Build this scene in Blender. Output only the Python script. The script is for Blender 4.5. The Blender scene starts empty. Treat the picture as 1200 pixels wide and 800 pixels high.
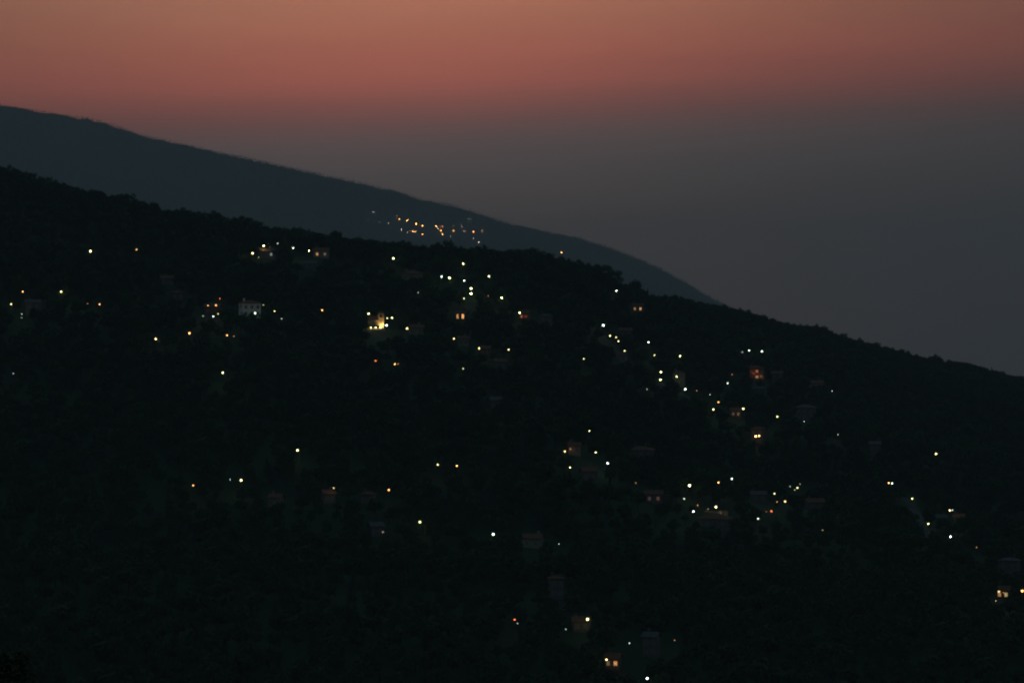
import bpy, bmesh, math, random
import numpy as np
from mathutils import Vector, Matrix

# ------------------------------------------------------------------ camera, sky, exposure
scene = bpy.context.scene
COL = scene.collection
CZ = 330.0                       # camera height above the sea
F = 3820.0                       # focal length in photo pixels (photo 1200 x 800), level camera looking along +Y

cam_data = bpy.data.cameras.new("camera")
cam = bpy.data.objects.new("camera", cam_data); COL.objects.link(cam)
cam.location = (0, 0, CZ)
cam.rotation_euler = (math.radians(90), 0, 0)
cam_data.sensor_width = 36.0
cam_data.lens = 36.0 * F / 1200.0
cam_data.clip_start = 0.5
cam_data.clip_end = 120000.0
cam_data.dof.use_dof = True      # hand-held dusk telephoto: focus fell a little short of the hills
cam_data.dof.aperture_fstop = 2.8
cam_data.dof.focus_distance = 76.0
scene.camera = cam

world = bpy.data.worlds.new("World"); scene.world = world
world.use_nodes = True
wn, wl = world.node_tree.nodes, world.node_tree.links
for n in list(wn): wn.remove(n)
def wnode(t, **k):
    n = wn.new(t)
    for a, b in k.items(): setattr(n, a, b)
    return n
def wmath(op, a, b=None, c=None):
    n = wnode('ShaderNodeMath', operation=op)
    for i, v in enumerate((a, b, c)):
        if v is None: continue
        if isinstance(v, (int, float)): n.inputs[i].default_value = v
        else: wl.new(v, n.inputs[i])
    return n.outputs[0]
tc = wnode('ShaderNodeTexCoord')
sep = wnode('ShaderNodeSeparateXYZ'); wl.new(tc.outputs['Generated'], sep.inputs[0])
elev = wmath('MULTIPLY', wmath('ARCSINE', sep.outputs['Z']), 180 / math.pi)            # degrees above the horizon
azim = wmath('MULTIPLY', wmath('ARCTAN2', sep.outputs['X'], sep.outputs['Y']), 180 / math.pi)
def ramp(stops, lo, hi, fac):
    r = wnode('ShaderNodeValToRGB')
    f = wmath('DIVIDE', wmath('SUBTRACT', fac, lo), hi - lo)
    wl.new(f, r.inputs[0])
    el = r.color_ramp.elements
    while len(el) > 1: el.remove(el[-1])
    for i, (p, c) in enumerate(stops):
        e = el[0] if i == 0 else el.new((p - lo) / (hi - lo))
        e.position = (p - lo) / (hi - lo); e.color = (*c, 1)
    return r.outputs[0]
# twilight sky away from the glow (dark dusk blue, greyer in the dust near the horizon)
base_low = ramp([(-90, (.006, .008, .009)), (-1, (.012, .014, .012)), (3, (.014, .015, .012)), (6, (.016, .022, .022)), (14, (.028, .048, .056)), (30, (.048, .093, .118)), (60, (.045, .092, .122)), (90, (.040, .086, .119))], -90, 90, elev)
# the afterglow itself, above the dust layer
elev_g = wmath('SUBTRACT', elev, wmath('MULTIPLY', wmath('SINE', wmath('MULTIPLY', wmath('ADD', azim, 2.5), math.pi / 180)), 2.0))
glow = ramp([(-2, (.09, .030, .004)), (0.0, (.134, .042, .012)), (1.8, (.144, .064, .036)), (2.8, (.156, .100, .084)), (3.4, (.192, .110, .098)), (3.75, (.270, .108, .088)), (4.1, (.40, .112, .080)), (4.5, (.57, .138, .088)),
             (4.95, (.65, .168, .098)), (5.5, (.67, .208, .112)), (6.1, (.69, .250, .136)), (8.5, (.58, .27, .16)), (13, (.28, .18, .12)), (20, (.09, .07, .06)), (30, (.01, .01, .009)), (40, (0, 0, 0))], -2, 40, elev_g)
daz = wmath('DIVIDE', wmath('SUBTRACT', azim, -1.9), 8.7)
mp = wnode('ShaderNodeMapping'); wl.new(tc.outputs['Generated'], mp.inputs[0]); mp.inputs['Scale'].default_value = (5, 5, 60); mp.inputs['Rotation'].default_value = (0, math.radians(-2), 0)
nz = wnode('ShaderNodeTexNoise'); nz.inputs['Scale'].default_value = 1.6; nz.inputs['Detail'].default_value = 3; wl.new(mp.outputs[0], nz.inputs['Vector'])
streak = wmath('ADD', wmath('MULTIPLY', wmath('SUBTRACT', nz.outputs['Fac'], .5), .22), 1.0)
lobe = wmath('ADD', wmath('MULTIPLY', wmath('DIVIDE', 1.0, wmath('ADD', wmath('MULTIPLY', daz, daz), 1.0)), 0.90), 0.10)
lobe = wmath('MULTIPLY', lobe, streak)
gm = wnode('ShaderNodeMix', data_type='RGBA', blend_type='MULTIPLY'); gm.inputs[0].default_value = 1.0
wl.new(glow, gm.inputs[6])
comb = wnode('ShaderNodeCombineColor')
for i in range(3): wl.new(lobe, comb.inputs[i])
wl.new(comb.outputs[0], gm.inputs[7])
ga = wnode('ShaderNodeMix', data_type='RGBA', blend_type='ADD'); ga.inputs[0].default_value = 1.0
wl.new(base_low, ga.inputs[6]); wl.new(gm.outputs[2], ga.inputs[7])
bg = wnode('ShaderNodeBackground'); bg.inputs['Strength'].default_value = 1.0
wl.new(ga.outputs[2], bg.inputs['Color'])
wo = wnode('ShaderNodeOutputWorld'); wl.new(bg.outputs[0], wo.inputs['Surface'])
world.cycles.sampling_method = 'MANUAL'; world.cycles.sample_map_resolution = 1024

scene.view_settings.view_transform = 'Standard'
scene.view_settings.look = 'None'
scene.view_settings.exposure = 0.0
scene.view_settings.gamma = 1.0
scene.view_settings.use_curve_mapping = False
scene.render.engine = 'CYCLES'
cy = scene.cycles
cy.use_adaptive_sampling = False
cy.use_denoising = True
cy.max_bounces = 3; cy.diffuse_bounces = 0; cy.glossy_bounces = 1; cy.transmission_bounces = 1; cy.transparent_max_bounces = 8
cy.volume_bounces = 0
cy.sample_clamp_indirect = 1.0
cy.sample_clamp_direct = 0.0
cy.use_light_tree = True
HAZE_DENSITY = 0.000075

rng = np.random.default_rng(7)
random.seed(11)

# ------------------------------------------------------------------ materials
MATS = {}
def mat(name, color, rough=0.8, var=0.25, scale=0.4, spec=0.2, emit=None, strength=0.0):
    if name in MATS: return MATS[name]
    m = bpy.data.materials.new(name); m.use_nodes = True
    nt = m.node_tree; b = nt.nodes['Principled BSDF']
    b.inputs['Roughness'].default_value = rough
    b.inputs['Specular IOR Level'].default_value = spec
    if emit:
        b.inputs['Base Color'].default_value = (*color, 1)
        b.inputs['Emission Color'].default_value = (*emit, 1)
        b.inputs['Emission Strength'].default_value = strength
        m.cycles.emission_sampling = 'FRONT'
    else:
        t = nt.nodes.new('ShaderNodeTexCoord'); nz = nt.nodes.new('ShaderNodeTexNoise')
        nz.inputs['Scale'].default_value = scale; nz.inputs['Detail'].default_value = 5
        nt.links.new(t.outputs['Object'], nz.inputs['Vector'])
        r = nt.nodes.new('ShaderNodeValToRGB')
        r.color_ramp.elements[0].position = .3; r.color_ramp.elements[1].position = .72
        r.color_ramp.elements[0].color = (*[c * (1 - var) for c in color], 1)
        r.color_ramp.elements[1].color = (*[min(1, c * (1 + var)) for c in color], 1)
        nt.links.new(nz.outputs['Fac'], r.inputs[0]); nt.links.new(r.outputs[0], b.inputs['Base Color'])
        bp = nt.nodes.new('ShaderNodeBump'); bp.inputs['Strength'].default_value = .3
        nt.links.new(nz.outputs['Fac'], bp.inputs['Height']); nt.links.new(bp.outputs[0], b.inputs['Normal'])
    MATS[name] = m
    return m
def leaf_mat(name, color):
    m = mat(name, color, .7, .35, .9, .15)
    nt = m.node_tree; b = nt.nodes['Principled BSDF']
    oi = nt.nodes.new('ShaderNodeObjectInfo'); hs = nt.nodes.new('ShaderNodeHueSaturation')
    mr = nt.nodes.new('ShaderNodeMapRange'); mr.inputs[3].default_value = .65; mr.inputs[4].default_value = 1.25
    nt.links.new(oi.outputs['Random'], mr.inputs[0]); nt.links.new(mr.outputs[0], hs.inputs['Value'])
    src = b.inputs['Base Color'].links[0].from_socket
    nt.links.new(src, hs.inputs['Color']); nt.links.new(hs.outputs[0], b.inputs['Base Color'])
    return m
M_leaf = leaf_mat('leaf_dark', (.018, .052, .014))
M_leaf2 = leaf_mat('leaf_olive', (.024, .052, .017))
M_leaf3 = leaf_mat('leaf_conifer', (.015, .045, .015))
M_bark = mat('bark', (.09, .07, .05), .9)
M_ground = mat('hillside_soil', (.018, .036, .014), .95, .4, .03)
M_far = mat('far_soil', (.030, .046, .032), .95, .4, .01)
M_road = mat('asphalt', (.05, .05, .05), .85, .2, .5)
M_white = mat('whitewash', (.78, .77, .70), .85, .08, .5)
M_cream = mat('cream_plaster', (.24, .215, .175), .85, .12, .5)
M_grey = mat('grey_stone', (.125, .13, .125), .9, .3, 1.5)
M_brown = mat('brown_stone', (.12, .092, .072), .9, .3, 1.5)
M_tile = mat('clay_roof', (.15, .066, .04), .85, .3, 2.0)
M_slate = mat('slate_roof', (.08, .085, .088), .8, .25, 2.0)
M_wood = mat('dark_wood', (.08, .05, .035), .7, .3, 3.0)
M_glass = mat('window_glass', (.02, .025, .03), .12, .1, 1.0, .5)
M_shut = mat('grey_shutter', (.13, .135, .13), .7, .2, 2.0)
M_frame = mat('painted_frame', (.30, .29, .26), .6, .1, 2.0)
M_metal = mat('lamp_metal', (.03, .032, .034), .7, .15, 4.0, .2)
COLORS = {'W': (.80, 1.0, .80), 'G': (1.0, 1.0, .42), 'Y': (1.0, .80, .34), 'O': (1.0, .46, .14), 'R': (1.0, .20, .05), 'P': (1.0, .62, .50), 'A': (1.0, .40, .09)}
def light_mat(col, strength):
    return mat('light_%s_%d' % (col, round(strength * 100)), (.8, .8, .8), .5, emit=COLORS[col], strength=strength)

# ------------------------------------------------------------------ mesh helpers
def new_obj(name, mesh, parent=None, loc=(0, 0, 0)):
    o = bpy.data.objects.new(name, mesh); COL.objects.link(o)
    o.location = loc
    if parent is not None: o.parent = parent
    return o
def empty(name, loc, rz=0.0):
    o = bpy.data.objects.new(name, None); COL.objects.link(o)
    o.empty_display_size = 0.5
    o.location = loc; o.rotation_euler = (0, 0, rz)
    return o
def tag(o, label, cat, group=None):
    o['label'] = label; o['category'] = cat
    if group: o['group'] = group
    return o
def mesh_from(name, verts, faces, m, smooth=False):
    me = bpy.data.meshes.new(name)
    me.from_pydata([tuple(v) for v in verts], [], [tuple(f) for f in faces])
    me.materials.append(m)
    if smooth: me.polygons.foreach_set('use_smooth', [True] * len(me.polygons))
    me.update()
    return me
def bm_mesh(name, bm, m, smooth=False):
    me = bpy.data.meshes.new(name); bm.to_mesh(me); bm.free()
    me.materials.append(m)
    if smooth: me.polygons.foreach_set('use_smooth', [True] * len(me.polygons))
    return me
def add_box(bm, x0, x1, y0, y1, z0, z1):
    v = [bm.verts.new(p) for p in ((x0, y0, z0), (x1, y0, z0), (x1, y1, z0), (x0, y1, z0), (x0, y0, z1), (x1, y0, z1), (x1, y1, z1), (x0, y1, z1))]
    for f in ((0, 3, 2, 1), (4, 5, 6, 7), (0, 1, 5, 4), (1, 2, 6, 5), (2, 3, 7, 6), (3, 0, 4, 7)): bm.faces.new([v[i] for i in f])
def add_tube(bm, pts, radii, n=6):
    rings = []
    for i, p in enumerate(pts):
        p = Vector(p)
        d = (Vector(pts[min(i + 1, len(pts) - 1)]) - Vector(pts[max(i - 1, 0)])).normalized()
        a = d.orthogonal().normalized(); b = d.cross(a)
        rings.append([bm.verts.new(p + (a * math.cos(k * 2 * math.pi / n) + b * math.sin(k * 2 * math.pi / n)) * radii[i]) for k in range(n)])
    for r0, r1 in zip(rings, rings[1:]):
        for k in range(n): bm.faces.new((r0[k], r0[(k + 1) % n], r1[(k + 1) % n], r1[k]))
    bm.faces.new(rings[0][::-1]); bm.faces.new(rings[-1])

# ------------------------------------------------------------------ terrain
def U(px): return (px - 600.0) / F
def V(py): return (400.0 - py) / F
RIDGE = [(-600, 120), (-300, 150), (0, 192), (18, 194), (28, 200), (40, 202), (55, 206), (70, 209), (80, 214), (95, 220), (115, 222), (125, 226), (140, 225), (155, 228), (170, 234), (180, 236), (188, 242), (200, 243), (215, 243), (222, 246), (235, 247), (251, 246), (258, 250), (262, 255), (272, 253), (285, 252), (297, 256), (310, 263), (325, 265), (334, 266), (345, 265), (362, 267), (372, 269), (382, 275), (388, 271), (393, 269), (399, 275), (425, 277), (455, 281), (470, 280), (483, 283), (493, 286), (506, 287), (510, 283), (517, 284), (527, 281), (531, 284), (535, 288), (553, 289), (558, 287), (567, 286), (573, 288), (577, 291), (590, 291), (606, 288), (624, 289), (646, 294), (655, 297), (662, 296), (666, 302), (675, 302), (680, 305), (700, 306), (710, 309), (719, 314), (723, 323), (728, 329), (737, 333), (741, 330), (745, 327), (749, 329), (754, 339), (759, 338), (767, 345), (775, 342), (784, 344), (800, 346), (850, 356), (887, 365), (925, 377), (945, 379), (962, 379), (975, 386), (1000, 394), (1033, 402), (1060, 410), (1087, 417), (1092, 415), (1098, 414), (1105, 419), (1133, 422), (1162, 430), (1185, 437), (1200, 438), (1500, 500), (1900, 560)]
RX = np.array([p[0] for p in RIDGE], float); RY = np.array([p[1] for p in RIDGE], float)
def ridge_top(px): return np.interp(px, RX, RY)
_gx = np.arange(-600, 1901, 5.0)
_line = ridge_top(_gx)
_k = np.ones(17) / 17
_sm = np.convolve(np.pad(_line, 8, mode='edge'), _k, mode='valid')
_low = np.array([max(_line[max(0, i - 2):i + 3].max(), _sm[i]) for i in range(len(_gx))])
_low = np.convolve(np.pad(_low, 5, mode='edge'), np.ones(11) / 11, mode='valid')
_depth = np.interp(_gx, [0, 700, 780, 1200], [15, 15, 10, 7])
CRY = _low + _depth                                   # photo height of the bare crest under the trees
DX = [-900, 0, 400, 700, 800, 950, 1200, 1900]; DD = [1650, 1600, 1560, 1640, 1830, 1950, 2050, 2200]
def crest_d(px): return np.interp(px, DX, DD)
def smooth(a, b, x):
    t = np.clip((x - a) / (b - a), 0, 1); return t * t * (3 - 2 * t)
_waves = [(rng.uniform(0, 6.28), rng.uniform(0, 6.28), w) for w in (310, 230, 170, 120, 85, 60)]
def undulate(x, y):
    s = 0
    for i, (a, p, w) in enumerate(_waves):
        s = s + w / 310 * np.sin((x * math.cos(a) + y * math.sin(a)) * 2 * math.pi / w + p)
    return s
def near_z(u, d):
    u = np.asarray(u, float); d = np.asarray(d, float)
    px = u * F + 600
    D = crest_d(px); Ec = (400 - np.interp(px, _gx, CRY)) / F
    zc = Ec * D; zb = -98.0
    t = (d - 880) / (D - 880)
    hill = zb + (zc - zb) * np.where(t > 0, np.clip(t, 0, 1) ** .92, t * 1.6)
    hill = hill + undulate(u * d, d) * 2.2 * smooth(650, 950, d) * (1 - smooth(.72, .97, t))
    back = zc - .30 * (d - D) - .00008 * (d - D) ** 2
    z = np.where(d > D, back, hill)
    slope = np.where(d < 300, -2.2 - .42 * d, -128.2 - (d - 300) * .22)
    z = np.where(d < 640, np.maximum(slope, np.minimum(z, slope + 60) if False else slope), np.maximum(z, -203))
    w = smooth(600, 700, d)
    z = np.where((d >= 560) & (d < 720), (1 - w) * np.where(d < 640, slope, -203) + w * np.maximum(hill, -203), z)
    spur = 150 * (-.0925 - .527 * (u + .157)) - np.abs(d - 150) * .45 - 1.2
    z = np.where(d < 320, np.maximum(z, spur), z)
    return np.maximum(CZ + z, -5)
def solve_near(px, py, h):
    """distance where the hillside plus h metres meets the sight line of a photo pixel"""
    u, v = U(px), V(py)
    D = float(crest_d(px))
    ds = np.arange(820, D + 30, 1.0)
    g = near_z(np.full_like(ds, u), ds) + h - (CZ + v * ds)
    i = np.argmax(g >= 0)
    d = ds[i] if g[i] >= 0 else D
    return u, float(d), float(near_z(u, d))
def grid_mesh(name, us, ds, zf, m):
    UU, DDs = np.meshgrid(us, ds)
    Z = zf(UU, DDs)
    P = np.stack([UU * DDs, DDs, Z], -1).reshape(-1, 3)
    nu, nd = len(us), len(ds)
    i = np.arange(nd - 1)[:, None] * nu + np.arange(nu - 1)[None]
    Q = np.stack([i, i + 1, i + nu + 1, i + nu], -1).reshape(-1, 4)
    return mesh_from(name, P.tolist(), Q.tolist(), m, True)
us = np.arange(-.36, .3601, .0025)
ds = np.concatenate([np.geomspace(4, 300, 70), np.arange(312, 880, 14), np.arange(880, 2240, 9), np.arange(2240, 4600, 80)])
o = new_obj('hillside', grid_mesh('hillside', us, ds, near_z, M_ground)); o['kind'] = 'structure'

FAR = [(-900, 60), (-400, 82), (-150, 104), (0, 122), (20, 125), (50, 130), (75, 134), (110, 139), (140, 148), (165, 157), (190, 163), (220, 169), (250, 176), (290, 184), (330, 193), (370, 202), (420, 213), (460, 222), (500, 234), (525, 238), (545, 243), (575, 254), (600, 262), (640, 270), (680, 278), (715, 289), (750, 303), (775, 314), (800, 328), (825, 343), (848, 355), (900, 386), (1000, 450), (1150, 560), (1400, 640)]
FX = np.array([p[0] for p in FAR], float); FY = np.array([p[1] for p in FAR], float)
FD, FN = 9800.0, 6900.0
def far_z(u, d):
    u = np.asarray(u, float); d = np.asarray(d, float)
    px = u * F + 600
    D = FD + 160 * np.sin(px * .011) + 80 * np.sin(px * .031)
    Ec = (400 - np.interp(px, FX, FY) - 1.1) / F
    zc = Ec * D; zb = -335.0
    t = np.clip((d - FN) / (D - FN), 0, 1)
    h = zb + (zc - zb) * (t ** 1.05)
    h = h + (np.sin(px * .043 + d * .002) * 20 + np.sin(px * .021 + 1 + d * .004) * 25) * np.sin(math.pi * t) ** 1.2
    z = np.where(d > D, zc - .4 * (d - D), h)
    return np.maximum(CZ + z, -5)
def solve_far(px, py, h):
    u, v = U(px), V(py)
    ds = np.arange(FN + 50, FD + 250, 2.0)
    g = far_z(np.full_like(ds, u), ds) + h - (CZ + v * ds)
    i = np.argmax(g >= 0); d = ds[i]
    return u, float(d), float(far_z(u, d))
us2 = np.arange(-.40, .2401, .0025)
ds2 = np.concatenate([np.arange(FN - 40, FD + 350, 35), np.arange(FD + 400, FD + 4000, 160)])
o = new_obj('far_mountain', grid_mesh('far_mountain', us2, ds2, far_z, M_far)); o['kind'] = 'structure'

# the sea, out to where the haze swallows it
M_sea = mat('sea_water', (.010, .018, .022), .18, .1, .01, .5)
sb = bmesh.new()
vs = [sb.verts.new(p) for p in ((-15500, -1500, 0), (15500, -1500, 0), (15500, 25800, 0), (-15500, 25800, 0))]
sb.faces.new(vs)
o = new_obj('sea', bm_mesh('sea', sb, M_sea)); o['kind'] = 'structure'

# ------------------------------------------------------------------ lights of the village: (photo x, photo y, colour, level, where it is)
NEAR = [
 (106, 294.5, 'Y', 3, 'alone high on the left slope under the ridge'),
 (160, 292.5, 'O', 2, 'right of the lone yellow lamp high on left slope'),
 (296, 297, 'Y', 3, 'left end of the short row under the ridge'),
 (309, 288.5, 'G', 3, 'just above the short row under the ridge'),
 (343.5, 291, 'W', 2, 'midway between the green-yellow and amber lamps under the ridge'),
 (362, 294, 'Y', 3, 'second from right in the upper row under the ridge'),
 (325.5, 285.5, 'W', 1, 'highest point of the row below the ridge crest'),
 (303, 301.7, 'Y', 1, 'directly below the left end of the upper row'),
 (26.7, 342, 'O', 2, 'above the grey house at the left edge'),
 (71.7, 342, 'Y', 3, 'right of the grey house at the left edge'),
 (13, 357, 'Y', 3, 'leftmost of all, by the grey house'),
 (25.5, 368, 'W', 1, 'upper of two tiny lights below the leftmost house'),
 (25.5, 372.5, 'W', 1, 'lower of two tiny lights below the leftmost house'),
 (102.7, 356, 'O', 1, 'left of the orange pair on the left slope'),
 (116.7, 357, 'O', 2, 'right of the orange pair on the left slope'),
 (243.7, 358, 'O', 2, 'left of the amber pair before the house cluster'),
 (253, 358, 'O', 3, 'right of the amber pair before the house cluster'),
 (257.5, 350, 'R', 1, 'above the amber pair on the left slope'),
 (255.5, 368, 'G', 2, 'below the amber pair, beside the small white lamp'),
 (250, 371, 'W', 2, 'lowest of the amber pair cluster'),
 (238, 370.5, 'W', 1, 'at lower left of the amber pair cluster'),
 (299, 367, 'W', 3, 'in front of the white two-storey house'),
 (308.7, 357.7, 'G', 1, 'at the right corner of the white two-storey house'),
 (321.7, 364.7, 'G', 2, 'a little right of the white two-storey house'),
 (330, 373.7, 'W', 1, 'below and right of the white two-storey house'),
 (222, 390.5, 'O', 3, 'middle of the three lamps under the amber pair'),
 (182.5, 397, 'Y', 3, 'left of the three lamps under the amber pair'),
 (266, 393.5, 'O', 2, 'right of the three lamps under the amber pair'),
 (274, 394.5, 'O', 1, 'close right of the small orange lamp under the amber pair'),
 (261, 437, 'G', 3, 'alone on the dark slope below the white house'),
 (15.5, 438, 'W', 1, 'alone at the left edge below the grey house'),
 (461, 303, 'G', 3, 'alone under the ridge, below the far village'),
 (377.5, 363.5, 'O', 2, 'alone between the white house and the church'),
 (432, 367.5, 'G', 3, 'left of the lit church tower'),
 (453.7, 373, 'G', 2, 'left of the pair right of the church tower'),
 (459.5, 372.5, 'G', 2, 'right of the pair right of the church tower'),
 (453, 381.5, 'W', 3, 'at the foot of the lit church tower'),
 (477, 385, 'Y', 3, 'at the left wall of the cream house by the church'),
 (542.7, 309, 'G', 3, 'topmost of the central group under the ridge'),
 (517.5, 324.5, 'W', 3, 'left end of the central group'),
 (526.7, 325.7, 'G', 3, 'second from left in the central group'),
 (544, 329, 'W', 3, 'middle of the central group'),
 (573, 324, 'G', 3, 'right end of the central group'),
 (552, 338, 'G', 3, 'upper of the close pair in the central group'),
 (552, 344, 'G', 3, 'lower of the close pair in the central group'),
 (543.7, 350, 'G', 2, 'below the close pair in the central group'),
 (572, 347, 'O', 1, 'left of the lamp at lower right of the central group'),
 (588, 349, 'G', 3, 'lower right of the central group'),
 (490, 343, 'W', 1, 'alone left of the central group'),
 (532, 397, 'Y', 2, 'below the house with orange windows'),
 (561.5, 408.5, 'Y', 2, 'left of the two lamps below the orange windows'),
 (596, 410, 'Y', 2, 'right of the two lamps below the orange windows'),
 (542.7, 432, 'G', 2, 'alone further below the orange windows'),
 (440, 422.7, 'R', 2, 'left of the red-orange lights below the church'),
 (462.7, 426.5, 'O', 2, 'middle of the red-orange lights below the church'),
 (466.5, 426.5, 'O', 1, 'right of the red-orange lights below the church'),
 (609, 366.7, 'G', 3, 'beside the reddish house right of the central group'),
 (658, 296, 'O', 2, 'on the ridge crest among the trees'),
 (722.5, 341, 'W', 3, 'under the ridge left of the tall pointed tree'),
 (707, 381, 'W', 3, 'upper end of the lane running down right of centre'),
 (715, 393.5, 'G', 2, 'second lamp down the lane right of centre'),
 (722, 395.5, 'Y', 2, 'third lamp down the lane right of centre'),
 (724.7, 400, 'G', 2, 'fourth lamp down the lane right of centre'),
 (732, 411, 'G', 2, 'lower end of the lane right of centre'),
 (684, 420.5, 'G', 2, 'alone left of the lane right of centre'),
 (760, 401, 'W', 2, 'topmost of the seven lamps right of the lane'),
 (767, 416, 'G', 2, 'second from the top of the seven right of the lane'),
 (797, 417, 'G', 3, 'rightmost high lamp of the seven right of the lane'),
 (774.5, 436, 'G', 3, 'upper of the vertical pair right of the lane'),
 (774, 445, 'G', 3, 'lower of the vertical pair right of the lane'),
 (793, 441.5, 'G', 3, 'right of the vertical pair by the lane'),
 (803, 456, 'W', 3, 'lowest of the seven lamps right of the lane'),
 (758, 456, 'W', 1, 'at lower left of the vertical pair'),
 (816.5, 458, 'O', 1, 'next right of the lowest of the seven lamps'),
 (832, 462.5, 'W', 1, 'between the lowest of the seven and the orange lamp'),
 (870, 412.5, 'W', 1, 'left of the three white lamps under the right ridge'),
 (878, 410.7, 'W', 2, 'middle of the three white lamps under the right ridge'),
 (892.7, 411.5, 'W', 2, 'right of the three white lamps under the right ridge'),
 (858, 439, 'O', 1, 'left of the house with the glowing orange front'),
 (852.7, 449, 'W', 3, 'below left of the glowing orange house front'),
 (842, 471, 'O', 2, 'above the green-yellow lamp below the glowing house'),
 (836, 479.7, 'G', 2, 'left of the pair below the glowing house'),
 (871, 478.7, 'G', 3, 'right of the pair below the glowing house'),
 (885.7, 511.7, 'O', 3, 'left of two lamps side by side before a stone house'),
 (889.7, 510.7, 'Y', 3, 'right of two lamps side by side before a stone house'),
 (690.7, 505, 'G', 2, 'topmost of the five lamps at mid slope'),
 (662, 529, 'Y', 2, 'left of the five lamps, beside a lit roof'),
 (698, 530, 'G', 2, 'central one of the five lamps at mid slope'),
 (668, 548, 'G', 2, 'lowest left of the five lamps at mid slope'),
 (712, 542.5, 'W', 3, 'right of the five lamps at mid slope'),
 (911, 488, 'G', 2, 'left of the wide grey house on right slope'),
 (975, 458.5, 'W', 1, 'alone high on the right slope'),
 (942, 493.7, 'W', 1, 'against the wide grey house on right slope'),
 (982, 509, 'W', 1, 'right of and below the wide grey house'),
 (808, 569, 'G', 3, 'left of the row above the long terrace building'),
 (842, 565, 'O', 2, 'middle of the row above the long terrace building'),
 (857.7, 560.7, 'W', 3, 'right of the row above the long terrace building'),
 (801.7, 584.5, 'W', 2, 'left of the long terrace building'),
 (812.5, 599, 'W', 2, 'at the left end of the yellow-lit terrace'),
 (817.5, 592.5, 'O', 1, 'above the left end of the yellow-lit terrace'),
 (839, 594, 'Y', 2, 'over the middle of the yellow-lit terrace'),
 (888.5, 607.5, 'W', 2, 'below the red light right of the terrace'),
 (907.5, 578, 'G', 2, 'left of the slanting row right of the terrace'),
 (926, 570, 'W', 1, 'above left of the slanting row'),
 (931.7, 574, 'Y', 1, 'lower end of the slanting row'),
 (934.5, 571.5, 'G', 2, 'middle of the slanting row'),
 (937.5, 567.5, 'G', 1, 'upper end of the slanting row'),
 (920, 587.4, 'Y', 2, 'below the slanting row right of the terrace'),
 (910.5, 588, 'O', 1, 'left of the yellow lamp below the slanting row'),
 (898, 599.5, 'R', 1, 'left of the two red lights by the terrace'),
 (904, 599, 'R', 2, 'right of the two red lights by the terrace'),
 (964, 621, 'Y', 1, 'alone below the slanting row'),
 (745, 566.5, 'O', 1, 'alone left of the long terrace building'),
 (1041.5, 566, 'O', 2, 'left of the twin lights on the right slope'),
 (1045.5, 566, 'W', 2, 'right of the twin lights on the right slope'),
 (1097, 531.6, 'Y', 3, 'alone high at the right, above the winding road'),
 (1069, 584, 'G', 3, 'at the top of the winding road at right'),
 (1113, 597.6, 'Y', 3, 'left bulb of the wide light beside the winding road'),
 (1116, 597.4, 'W', 2, 'right bulb of the wide light beside the winding road'),
 (1088, 613.5, 'G', 3, 'on the left bend of the winding road'),
 (1114, 628.5, 'W', 3, 'at the lower bend of the winding road'),
 (1144.5, 641.4, 'O', 1, 'at the foot of the winding road'),
 (1170.6, 693, 'Y', 2, 'left of the lit house in the lower right corner'),
 (1198, 692, 'O', 3, 'at the right edge beyond the lit house'),
 (1167, 703.8, 'Y', 1, 'below the lit house in the lower right corner'),
 (578, 625.7, 'W', 3, 'alone at lower centre left of the pale long wall'),
 (655, 637, 'W', 1, 'alone at the right end of the pale long wall'),
 (348.5, 527.4, 'G', 3, 'highest of the lamps on the lower left slope'),
 (282.5, 563, 'Y', 3, 'brightest at the left of the lower left slope'),
 (269.6, 563, 'W', 1, 'left of the brightest lamp on lower left slope'),
 (226.4, 569.4, 'O', 2, 'far left on the lower left slope'),
 (391, 572, 'Y', 2, 'above two dim houses on the lower slope'),
 (455.6, 574.5, 'O', 2, 'right of two dim houses on the lower slope'),
 (492, 611.7, 'G', 3, 'lowest of the lamps left of centre'),
 (513, 544.5, 'Y', 2, 'left of the pair in the lower middle'),
 (535.4, 546, 'O', 2, 'right of the pair in the lower middle'),
 (448.7, 624, 'P', 1, 'below the two dim houses on the lower slope'),
 (603, 725.7, 'R', 2, 'at the left of the bottom group'),
 (606.5, 730.5, 'W', 1, 'tucked under the red lamp of the bottom group'),
 (688.5, 725, 'G', 3, 'beside a stone house near the bottom'),
 (663, 738, 'W', 1, 'left below the stone house near the bottom'),
 (710.7, 773.7, 'Y', 3, 'left of the lit house at the bottom'),
 (737.5, 753.5, 'W', 1, 'above the lit house at the bottom'),
 (790.5, 750, 'O', 1, 'rightmost of the bottom group'),
 (758.5, 795, 'W', 3, 'lowest of all, at the bottom edge'),
]
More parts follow.
